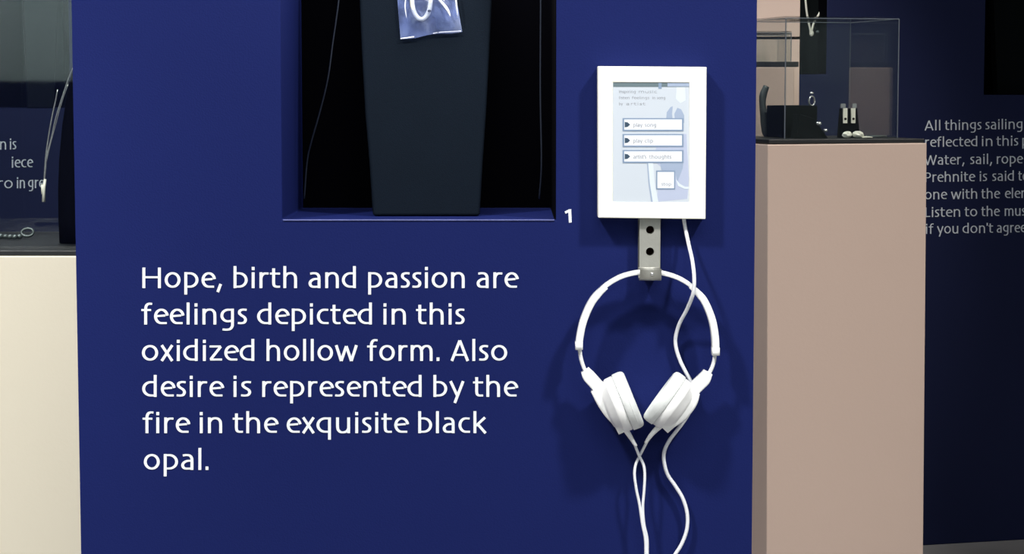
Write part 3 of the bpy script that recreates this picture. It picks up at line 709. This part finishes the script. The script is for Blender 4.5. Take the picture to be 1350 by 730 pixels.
# pair of earrings on a black stand
t = thing('earring_stand', floor_q(1120, .09)); tag(t, 'small black tapered stand holding the pair of silver earrings', 'stand')
bm = bmesh.new(); f0, f1 = floor_q(1107, .09), floor_q(1134, .09); g0, g1 = q(1110, 143, .105), q(1130, 143, .105)
prism(bm, [f0, f1, g1, g0], PD*.014); obj('stand_body', bm, 'black', t)
for k, (x, sx, w_) in enumerate(((1114.4, 1111.8, 6.2), (1125.0, 1126.8, 5.2))):
    e_ = thing('earring', q(x, 150, .085)); tag(e_, ('left' if k == 0 else 'right')+' earring of the silver pair on the small black stand', 'earring', )
    bm = bmesh.new(); prism(bm, [q(a, b, .090) for a, b in ((sx-w_/2, 136.6), (sx+w_/2, 136.6), (sx+w_/2, 142.2), (sx-w_/2, 142.2))], PD*.004); obj('stud', bm, 'silver', e_)
    bm = bmesh.new(); prism(bm, [q(a, b, .090) for a, b in ((x-2.6, 142.5), (x+2.9, 142.5), (x+2.7, 162.3), (x-2.3, 162.3))], PD*.003); obj('drop', bm, 'palesilver', e_)
    bm = bmesh.new(); lathe(bm, q(x+.2, 156.6, .0895), -PD, [(0, 0), (0, .0026), (.0005, .0026), (.0007, 0)], 12); obj('stone', bm, 'hole', e_)
t = thing('brooch', floor_q(1122, .07)); tag(t, 'pale crumpled silver brooch lying at the foot of the earring stand', 'brooch')
for x, y, r, s in ((1117, 180, .0095, (1.1, 1.2, .75)), (1131, 180, .0105, (1.2, 1.2, .7)), (1141, 184, .008, (2.0, 1.1, .22))):
    p = q(x, y, .06); p.z = PZ+.0006+r*s[2]; bm = bmesh.new(); sphere(bm, p, r, s, 12)
    for v in bm.verts: v.co += Vector((random.uniform(-1, 1), random.uniform(-1, 1), random.uniform(-.5, .5)))*.0011
    obj('petal', bm, 'palesilver', t)
bm = bmesh.new(); c = floor_q(1155, .16); c.z += .0018
ring = [c+Vector((.021*math.cos(a), .030*math.sin(a), .0)) for a in [2*math.pi*k/36 for k in range(37)]]
tube(bm, ring, .0016, 7); tag(obj('bangle', bm, 'oxid', smooth=True), 'thin dark metal bangle lying near the right end of the jewellery case', 'bangle')

# necklace board in the niche of the far wall, seen above the case
def wall_board(pl_, pr_, ytop, ybot, tl, tr, zbot, label, push=-.06):
    def w(px, py): return PW(px, py, push)
    a, b = w(pl_, ybot), w(pr_, ybot); a.z = b.z = zbot+.0006
    rows = [(a, b)]
    for k in range(1, 6):
        f = k/5; y = ybot+(ytop-ybot)*f
        rows.append((w(pl_+(tl-pl_)*f, y), w(pr_+(tr-pr_)*f, y)))
    return tag(display_stand('display_stand', rows, -WN*.03, 'darkslate', .003), label, 'display stand')
wall_board(1056, 1084, -170, 98, 1049, 1092, holes[1][2], 'dark tapered display board carrying a silver necklace, above the jewellery case')
wall_board(1315.5, 1400, -170, 125, 1302, 1416, holes[2][2], 'dark tapered display board in the niche above the sailing text')
wall_board(36, 71, -170, 142, 24, 84, holes[0][2], 'dark tapered display board in the far niche behind the left case')
t = thing('necklace', PW(1071, 40, -.05)); tag(t, 'thin silver necklace hanging in a V on the far display board', 'necklace')
wn = lambda x, y: PW(x, y, -.054)
for pp in ([(1057, -120), (1059, -50), (1062, 0), (1064.5, 22), (1068, 38), (1069, 46)], [(1098, -120), (1095, -40), (1087.5, 0), (1080, 18), (1073, 30), (1069, 46)]):
    bm = bmesh.new(); tube(bm, spline([wn(*p) for p in pp], 6), .0030, 7); obj('strand', bm, 'palesilver', t, True)
bm = bmesh.new(); sphere(bm, wn(1070, 44), .007, (.9, .5, 1.2)); obj('pendant', bm, 'palesilver', t, True)
bm = bmesh.new(); sphere(bm, wn(1078, 42), .005, (1, .5, .9)); obj('pendant', bm, 'oxid', t, True)

# in the left-hand case: curved black neck form with a long silver necklace
yL = .66
t = thing('necklace_bust', P(84, 300, yL)); tag(t, 'tall curved black necklace form in the left acrylic case', 'stand')
bm = bmesh.new()
prof = [(78, None), (77, 290), (76.5, 250), (78, 210), (82, 165), (88, 125), (96, 92), (106, 60), (118, 35)]
rows_ = []
for x, y in prof:
    a = P(x, y or 303, yL)
    if y is None: a.z = top_l+.0086
    b = a+Vector((.055, 0, 0)); rows_.append((a, b))
fa = [(bm.verts.new(a), bm.verts.new((a+b)/2+Vector((0, -.012, 0))), bm.verts.new(b), bm.verts.new(b+Vector((0, .03, 0))), bm.verts.new(a+Vector((0, .03, 0)))) for a, b in rows_]
for p, r_ in zip(fa, fa[1:]):
    for k in range(5): bm.faces.new((p[k], p[(k+1) % 5], r_[(k+1) % 5], r_[k]))
bm.faces.new(fa[0][::-1]); bm.faces.new(fa[-1]); obj('form', bm, 'black', t, True)
t = thing('necklace', P(62, 200, yL-.02)); tag(t, 'long silver necklace with a bar pendant hanging in the left acrylic case', 'necklace')
yn = yL-.016
for pp, w_ in (([(120, 40), (108, 66), (94, 94), (84, 122), (74.5, 152), (68, 180), (62, 205), (60, 225), (58.5, 240)], .0011), ([(76, 118), (73, 134), (69, 152), (64, 180), (60.5, 205), (59, 225), (58, 240)], .0013), ([(90, 110), (80, 140), (72, 170), (66, 192), (61.5, 212)], .0007)):
    bm = bmesh.new(); tube(bm, spline([P(x, y, yn) for x, y in pp], 6), w_, 7); obj('strand', bm, 'silver', t, True)
bm = bmesh.new(); tube(bm, [P(59.5, 236, yn-.001), P(58, 250, yn-.001), P(57.6, 266, yn-.001)], lambda u: .0021+.0009*u, 8); obj('pendant', bm, 'palesilver', t, True)
bm = bmesh.new(); tube(bm, [P(55.4, 243, yn-.001), P(55.8, 256, yn-.001)], .0016, 8); obj('pendant', bm, 'palesilver', t, True)
zl = top_l+.0086
def fz(px, y): v = P(px, 300, y); v.z = zl; return v
bm = bmesh.new(); c = fz(36, .78); c.z += .010
ring = [c+Vector((.010*math.cos(a), .004*math.sin(a), .0062*math.sin(a))) for a in [2*math.pi*k/24 for k in range(25)]]
tube(bm, ring, .0024, 7); tag(obj('ring', bm, 'oxid', smooth=True), 'greenish grey metal ring lying on the black base of the left case', 'ring')
t = thing('bracelet', fz(6, .74)); tag(t, 'flat greenish metal link bracelet beside the ring in the left case', 'bracelet')
for k in range(7):
    bm = bmesh.new(); c = fz(-12+6.2*k, .76+.01*math.sin(k)); c.z += .0045; sphere(bm, c, .006, (1, .8, .7), 10); obj('link', bm, 'oxid', t, True)
